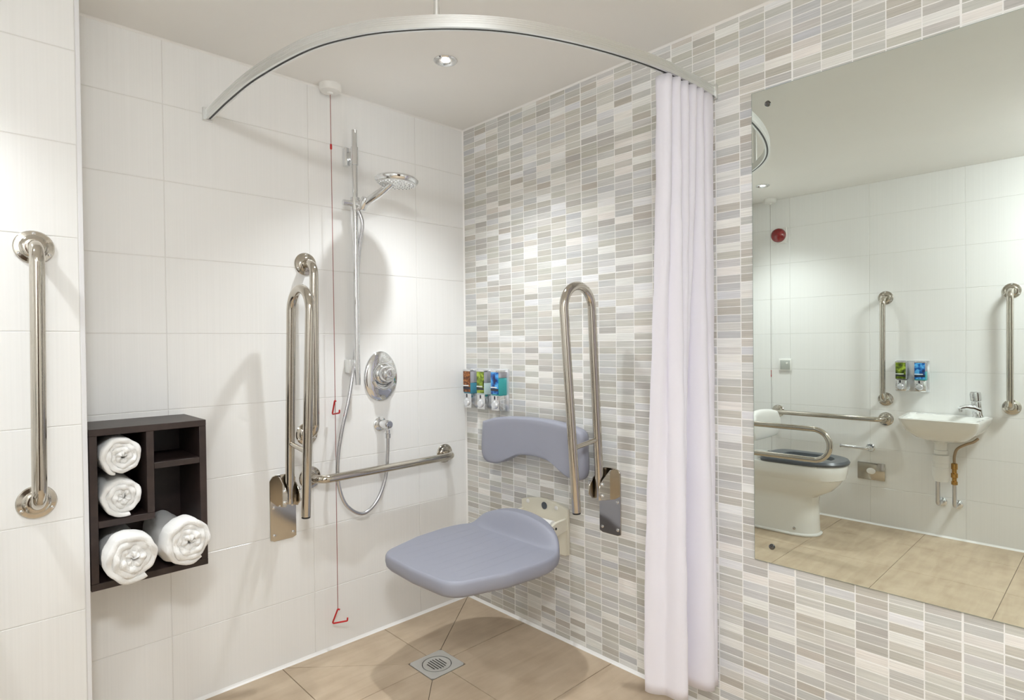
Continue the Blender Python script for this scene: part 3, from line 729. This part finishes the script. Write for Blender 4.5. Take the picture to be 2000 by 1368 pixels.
# backrest
ob = [(-.232, .862), (-.30, .882), (-.40, .892), (-.512, .895), (-.624, .892), (-.724, .882), (-.792, .862), (-.797, .80), (-.800, .735), (-.785, .694), (-.745, .684), (-.700, .690), (-.655, .712), (-.60, .733), (-.512, .741), (-.424, .733), (-.369, .712), (-.324, .690), (-.279, .684), (-.239, .694), (-.224, .735), (-.227, .80)]
obl = spline([(y, z, 0) for y, z in ob] + [(ob[0][0], ob[0][1], 0)], 4)[:-1]
cb = Vector((YS, .80, 0)); rs = []
def bk(p, sc, x):
    q = cb + (p-cb)*sc; d = (q.x-YS)/.28
    return Vector((x - .030*d*d, q.x, q.y))
for sc, x in [(.93, -.030), (.985, -.034), (1, -.044), (1, -.062), (.985, -.072), (.955, -.078), (.9, -.080), (.75, -.080), (.5, -.080), (.25, -.080), (.03, -.080)]:
    rs.append([bk(p, sc if sc >= .9 else sc, x) for p in obl])
obj('backrest', MB().rings(rs), 'grey', t, 50)
for s_ in (-1, 1): obj('backrest_mount', MB().lathe([(.022, 0), (.022, .008), (.014, .010), (.014, .040)], (0, YS+s_*.13, .815), (-1, 0, 0), 20), 'cream', t)
# wall bracket
wp = [(-.13, .47), (-.13, .535)] + [(-.13+.26*k/12, .535+.022*math.sin(math.pi*k/12)) for k in range(1, 12)] + [(.13, .535), (.13, .355), (.115, .348), (.065, .348), (.055, .356), (.055, .47), (-.055, .47), (-.055, .356), (-.065, .348), (-.115, .348), (-.13, .355)]
br = obj('wall_bracket', MB().prism([(0, YS-a, b) for a, b in wp], (-.014, 0, 0), .002, 1), 'cream', t)
for a in (-.09, .07):
    s_ = MB(); s_.lathe([(.009, 0), (.009, .002), (.006, .004), (.0005, .004)], (-.014, YS-a, .532), (-1, 0, 0), 16); obj('screw_cap', s_, 'white', br)
obj('badge', MB().lathe([(.015, 0), (.015, .0015), (.0005, .002)], (-.014, YS-.004, .530), (-1, 0, 0), 24), 'seatgrey', br)
for s_ in (-1, 1):
    y = YS+s_*.125
    ck = obj('hinge_arm', MB().prism([(-.01, y, .500), (-.075, y, .497), (-.115, y, .482), (-.135, y, .455), (-.13, y, .432), (-.01, y, .452)], (0, -s_*.012, 0), .002, 1), 'cream', t)
    for b in (-.078, -.094): 
        o_ = MB(); o_.lathe([(.005, 0), (.005, .0015), (.0005, .002)], (b, y, .474), (0, s_, 0), 12); obj('bolt', o_, 'black', ck)
obj('hinge_tube', MB().tube([(-.085, YS-.115, .483), (-.085, YS+.115, .483)], .021, 20), 'white', t)
obj('seat_frame', MB().box(-.40, -.09, YS-.10, YS-.075, .390, .412, .004).box(-.40, -.09, YS+.075, YS+.10, .390, .412, .004), 'cream', t)

# ------------------------------------------------------------------ floor drain
t = thing('floor_drain', (DX, DY, 0), 'square steel floor drain with round slotted grate', 'drain')
g = .0012
mb = MB(); n = 48; sq = []; ci = []
for k in range(n):
    q = 2*math.pi*(k+.5)/n; c, s = math.cos(q), math.sin(q); m_ = max(abs(c), abs(s)); hh = DH-g
    sq.append((DX+c/m_*hh, DY+s/m_*hh)); ci.append((DX+c*.0555, DY+s*.0555))
mb.rings([[Vector((x, y, -.003)) for x, y in sq], [Vector((x, y, .0006)) for x, y in sq], [Vector((x, y, .0006)) for x, y in ci], [Vector((x, y, -.003)) for x, y in ci]], False, False)
obj('frame', mb, 'alu', t, 20)
obj('sump', MB().lathe([(.0556, 0), (.0556, .0005)], (DX, DY, -.0030), (0, 0, 1), 32), 'black', t)
obj('grate', MB().lathe([(.0525, 0), (.0525, .0028), (.049, .0034), (.0445, .0022), (.0005, .0022)], (DX, DY, -.0025), (0, 0, 1), 48), 'alu', t)
sl = MB()
for k in range(6):
    o_ = -.0275 + k*.011; hw = math.sqrt(.036**2-o_*o_)
    sl.box(DX+o_-.0021, DX+o_+.0021, DY-hw, DY+hw, -.001, .00005, .0)
tag(obj('slot', sl, 'black', t), None, None, None, 'stuff')

# ------------------------------------------------------------------ mirror
MYL, MYR, MZB, MZT = -1.3887, -2.19, .529, 1.949
t = thing('wall_mirror', (0, (MYL+MYR)/2, MZB), 'large frameless rectangular mirror on the mosaic wall', 'mirror')
obj('glass_edge', MB().box(-.0055, -.0002, MYR, MYL, MZB, MZT, .0006, 1), 'mirroredge', t)
obj('mirror_face', MB().box(-.0060, -.0054, MYR+.0015, MYL-.0015, MZB+.0015, MZT-.0015), 'mirror', t, smooth=False)
for y, z in ((-1.4385, 1.904), (-1.4425, .580), (-2.138, 1.904), (-2.138, .580)):
    obj('screw_cap', MB().lathe([(.0085, 0), (.0085, .003), (.006, .0065), (.0005, .0075)], (-.006, y, z), (-1, 0, 0), 20), 'darkchrome', t)

# ------------------------------------------------------------------ things on the basin wall (seen in the mirror)
t = thing('alarm_light', (XW, -.437, 1.90), 'red domed alarm light on a white square base, seen in mirror', 'alarm light')
obj('base', MB().box(XW, XW+.022, -.500, -.392, 1.890, 2.000, .004), 'white', t)
obj('dome', MB().lathe([(.050, 0), (.050, .012), (.044, .030), (.026, .044), (.0005, .048)], (XW+.022, -.446, 1.946), (1, 0, 0), 32), 'reddome', t)
t = thing('reset_switch', (XW, -.478, .985), 'small square grey and white wall switch, seen in mirror', 'switch')
obj('plate', MB().box(XW, XW+.012, -.522, -.436, .982, 1.066, .003), 'white', t)
obj('rocker', MB().box(XW+.010, XW+.0145, -.514, -.446, .990, 1.056, .002), plain('grey_switch', (.46, .48, .45), .4), t)
obj('reset_button', MB().lathe([(.007, 0), (.006, .004), (.0005, .005)], (XW+.0145, -.494, 1.036), (1, 0, 0), 14), 'white', t)

t = thing('roll_holder', (XW, -1.016, .495), 'chrome toilet roll holder arm without a roll, seen in mirror', 'roll holder')
obj('rosette', MB().lathe([(.026, 0), (.026, .012), (.022, .016), (.0005, .017)], (XW, -1.016, .497), (1, 0, 0), 28), 'chrome', t)
obj('arm', MB().tube(fillet([(XW+.012, -1.016, .497), (XW+.065, -1.012, .497), (XW+.070, -.862, .500)], .02, 8), .0098, 16).lathe([(.012, 0), (.012, .008), (.0005, .009)], (XW+.070, -.862, .500), (0, 1, 0), 16), 'chrome', t)
t = thing('tissue_dispenser', (XW, -1.018, .29), 'recessed steel tissue dispenser plate with oval opening, seen in mirror', 'tissue dispenser')
pl = MB().box(XW, XW+.010, -1.098, -.940, .288, .398, .003); obj('face_plate', pl, 'steel', t)
obj('tissue_opening', MB().lathe([(.026, 0), (.026, .001), (.022, .0022), (.0005, .0022)], (XW+.010, -1.019, .345), (1, 0, 0), 32, 1, .78), 'white', t)

# basin
t = thing('wash_basin', (XW, -1.435, .59), 'small white wall-hung wash basin, seen in mirror', 'basin')
BYC, BW, BD = -1.437, .205, .372
def basin_ring(w_, d0, d1, z, r=.05, n=12):
    P = fillet([(XW+d0, BYC, z), (XW+d0, BYC+w_, z), (XW+d1, BYC+w_*.90, z), (XW+d1, BYC-w_*.90, z), (XW+d0, BYC-w_, z), (XW+d0, BYC, z)], r, n)
    return P[:-1]
rs = [basin_ring(.05, .05, .15, .598, .03), basin_ring(.085, .03, .215, .604, .04), basin_ring(.135, .012, .285, .628, .05), basin_ring(.178, .004, .335, .668, .05), basin_ring(.198, .001, .361, .708, .045), basin_ring(.205, 0, .371, .732, .04), basin_ring(.206, 0, .373, .741, .04), basin_ring(.203, .002, .370, .746, .038),
      basin_ring(.186, .085, .352, .745, .035), basin_ring(.180, .092, .345, .738, .035), basin_ring(.165, .105, .325, .700, .04), basin_ring(.135, .13, .29, .660, .045), basin_ring(.08, .17, .235, .640, .03)]
obj('bowl', MB().rings(rs), 'ceramic', t, 40)
obj('waste', MB().lathe([(.021, 0), (.021, .002), (.006, .003), (.0005, .003)], (XW+.2, BYC, .640), (0, 0, 1), 24), 'chrome', t)
t = thing('basin_tap', (XW+.072, -1.578, .746), 'chrome lever mixer tap on the basin, seen in mirror', 'tap')
bx_, by_ = XW+.062, -1.578
obj('body', MB().lathe([(.027, 0), (.027, .004), (.024, .010), (.0225, .060), (.0235, .085), (.022, .088)], (bx_, by_, .746), (0, .10, 1), 28), 'chrome', t)
sd = Vector((.72, .69, 0))
obj('spout', MB().tube([Vector((bx_, by_, .785)), Vector((bx_, by_, .800))+sd*.035, Vector((bx_, by_, .803))+sd*.075, Vector((bx_, by_, .796))+sd*.108], [.024, .018, .0145, .0125], 20).lathe([(.0115, 0), (.0115, .016)], Vector((bx_, by_, .778))+sd*.100, (0, 0, 1), 18), 'chrome', t)
obj('lever', MB().lathe([(.022, 0), (.026, .003), (.027, .040), (.025, .050), (.010, .054), (.0005, .054)], (bx_, by_+.009, .836), (0, .08, 1), 28).box(bx_-.010, bx_+.020, by_+.004, by_+.034, .880, .890, .004), 'chrome', t)
t = thing('bottle_trap', (XW+.11, BYC+.02, .36), 'white plastic bottle trap under the basin, seen in mirror', 'trap')
tx, ty = XW+.115, -1.412
obj('tailpiece', MB().lathe([(.036, .60), (.036, .585), (.030, .583), (.030, .545), (.034, .543), (.034, .520), (.024, .518)], (tx, ty, 0), (0, 0, 1), 28), 'white', t)
obj('bottle', MB().lathe([(.030, .518), (.042, .514), (.043, .470), (.040, .468), (.040, .445), (.043, .443), (.043, .395), (.038, .380), (.034, .360), (.0005, .358)], (tx, ty, 0), (0, 0, 1), 28), 'white', t)
t = thing('waste_pipe', (tx, ty, .2), 'grey pipe running from the basin trap down to the wall', 'pipe')
obj('pipe', MB().tube(fillet([(tx, ty+.015, .375), (tx, ty+.015, .222), (XW, ty+.015, .215)], .02, 8), .0115, 16), 'hosem', t)
obj('collar', MB().lathe([(.026, 0), (.025, .006), (.014, .010), (.014, .02)], (XW, ty+.015, .215), (1, 0, 0), 24), 'chrome', t)
t = thing('supply_pipe', (XW+.1, -1.48, .2), 'brown braided supply hose and brass valve feeding the basin tap', 'pipe')
sx, sy = XW+.100, -1.474
obj('braided_hose', MB().tube(spline([(XW+.07, -1.580, .622), (XW+.085, -1.560, .602), (sx, -1.525, .585), (sx, -1.487, .555), (sx, sy, .510), (sx, sy, .47)], 8), .0075, 14), 'copper', t)
obj('isolating_valve', MB().lathe([(.011, .345), (.016, .347), (.016, .365), (.012, .367), (.012, .385), (.017, .388), (.017, .412), (.012, .415), (.012, .435), (.016, .437), (.016, .468), (.010, .472)], (sx, sy, 0), (0, 0, 1), 12), 'brass', t)
obj('pipe', MB().tube(fillet([(sx, sy, .35), (sx, sy, .218), (XW, sy, .212)], .02, 8), .0105, 16), 'hosem', t)
obj('collar', MB().lathe([(.026, 0), (.025, .006), (.014, .010), (.014, .02)], (XW, sy, .212), (1, 0, 0), 24), 'chrome', t)

# toilet
XT = -2.085
t = thing('toilet', (XT, -.6, 0), 'white back-to-wall toilet with dark grey seat, seen in mirror', 'toilet')
def pan_ring(hw, yb, yf, z, e=2.3, n=64):
    pts = []
    yc = yf + min(hw*1.35, (yb-yf)*.6)
    for k in range(n):
        q = 2*math.pi*k/n; c, s = math.cos(q), math.sin(q)
        x = hw*math.copysign(abs(c)**(2/e), c)
        if s < 0: y = yc - (yc-yf)*abs(s)**(2/2.0)*1.0 if False else yc - (yc-yf)*abs(s)**(2/e)
        else: y = yc + (yb-yc)*min(1, abs(s)**(2/9.0))
        pts.append(Vector((XT+x, y, z)))
    return pts
YB = YD-.001
rs = [pan_ring(.120, YB, -.872, .002), pan_ring(.122, YB, -.874, .010), pan_ring(.113, YB, -.862, .018), pan_ring(.110, YB, -.858, .10), pan_ring(.109, YB, -.856, .20), pan_ring(.111, YB, -.862, .238), pan_ring(.122, YB, -.893, .258), pan_ring(.142, YB, -.940, .285), pan_ring(.160, YB, -.975, .325), pan_ring(.167, YB, -.988, .348), pan_ring(.169, YB, -.990, .356), pan_ring(.177, YB, -1.006, .364), pan_ring(.182, YB, -1.014, .400), pan_ring(.184, YB, -1.018, .440), pan_ring(.180, YB, -1.013, .448),
      pan_ring(.130, -.62, -.965, .448), pan_ring(.120, -.63, -.950, .42), pan_ring(.09, -.66, -.90, .30), pan_ring(.05, -.70, -.82, .22)]
obj('pan', MB().rings(rs), 'ceramic', t, 45)
so = [pan_ring(.186, -.545, -1.024, z) for z in (.450, .474)]; si = [pan_ring(.118, -.640, -.945, z) for z in (.474, .450)]
so.insert(1, pan_ring(.189, -.542, -1.028, .462)); so[2] = pan_ring(.181, -.548, -1.018, .476); si.insert(0, pan_ring(.130, -.628, -.958, .477))
mb = MB(); allr = so+si+[so[0]]; mb.rings(allr, False, False)
ts = obj('toilet_seat', mb, 'seatgrey', t, 45)
for s_ in (-1, 1): obj('seat_buffer', MB().box(XT+s_*.150-.014, XT+s_*.150+.014, -.905, -.872, .434, .456, .004), 'white', ts)
for s_ in (-1, 1): obj('seat_hinge', MB().tube([(XT+s_*.075-.02, -.533, .462), (XT+s_*.075+.02, -.533, .462)], .013, 16), 'chrome', ts)
for s_ in (-1, 1): obj('floor_bolt', MB().lathe([(.009, 0), (.008, .004), (.0005, .006)], (XT+s_*.110, -.755, .045), (s_, 0, 0), 16), 'hosem', t)
t = thing('padded_back_support', (XT, YD, .62), 'white padded back support above the toilet, seen in mirror', 'back support')
rs = []
for k in range(13):
    a = -1+2*k/12; x = XT + a*.205; e = math.sqrt(max(0, 1-a*a))**.35 if abs(a) < 1 else .15
    yc = -.500-.045*a*a; hh = .098*max(e, .25); dd = .028*max(e, .3)
    rs.append([Vector((x, yc+dd*math.copysign(abs(math.cos(q))**.6, math.cos(q)), 0.648+hh*math.copysign(abs(math.sin(q))**.7, math.sin(q)))) for q in [2*math.pi*j/24 for j in range(24)]])
obj('cushion', MB().rings(rs), 'white', t, 60)
for s_ in (-1, 1): obj('support_arm', MB().tube([(XT+s_*.1, YD, .665), (XT+s_*.1, -.49, .665)], .0125, 16).lathe([(.034, 0), (.034, .005), (.014, .009)], (XT+s_*.1, YD, .665), (0, -1, 0), 24), 'steel', t)
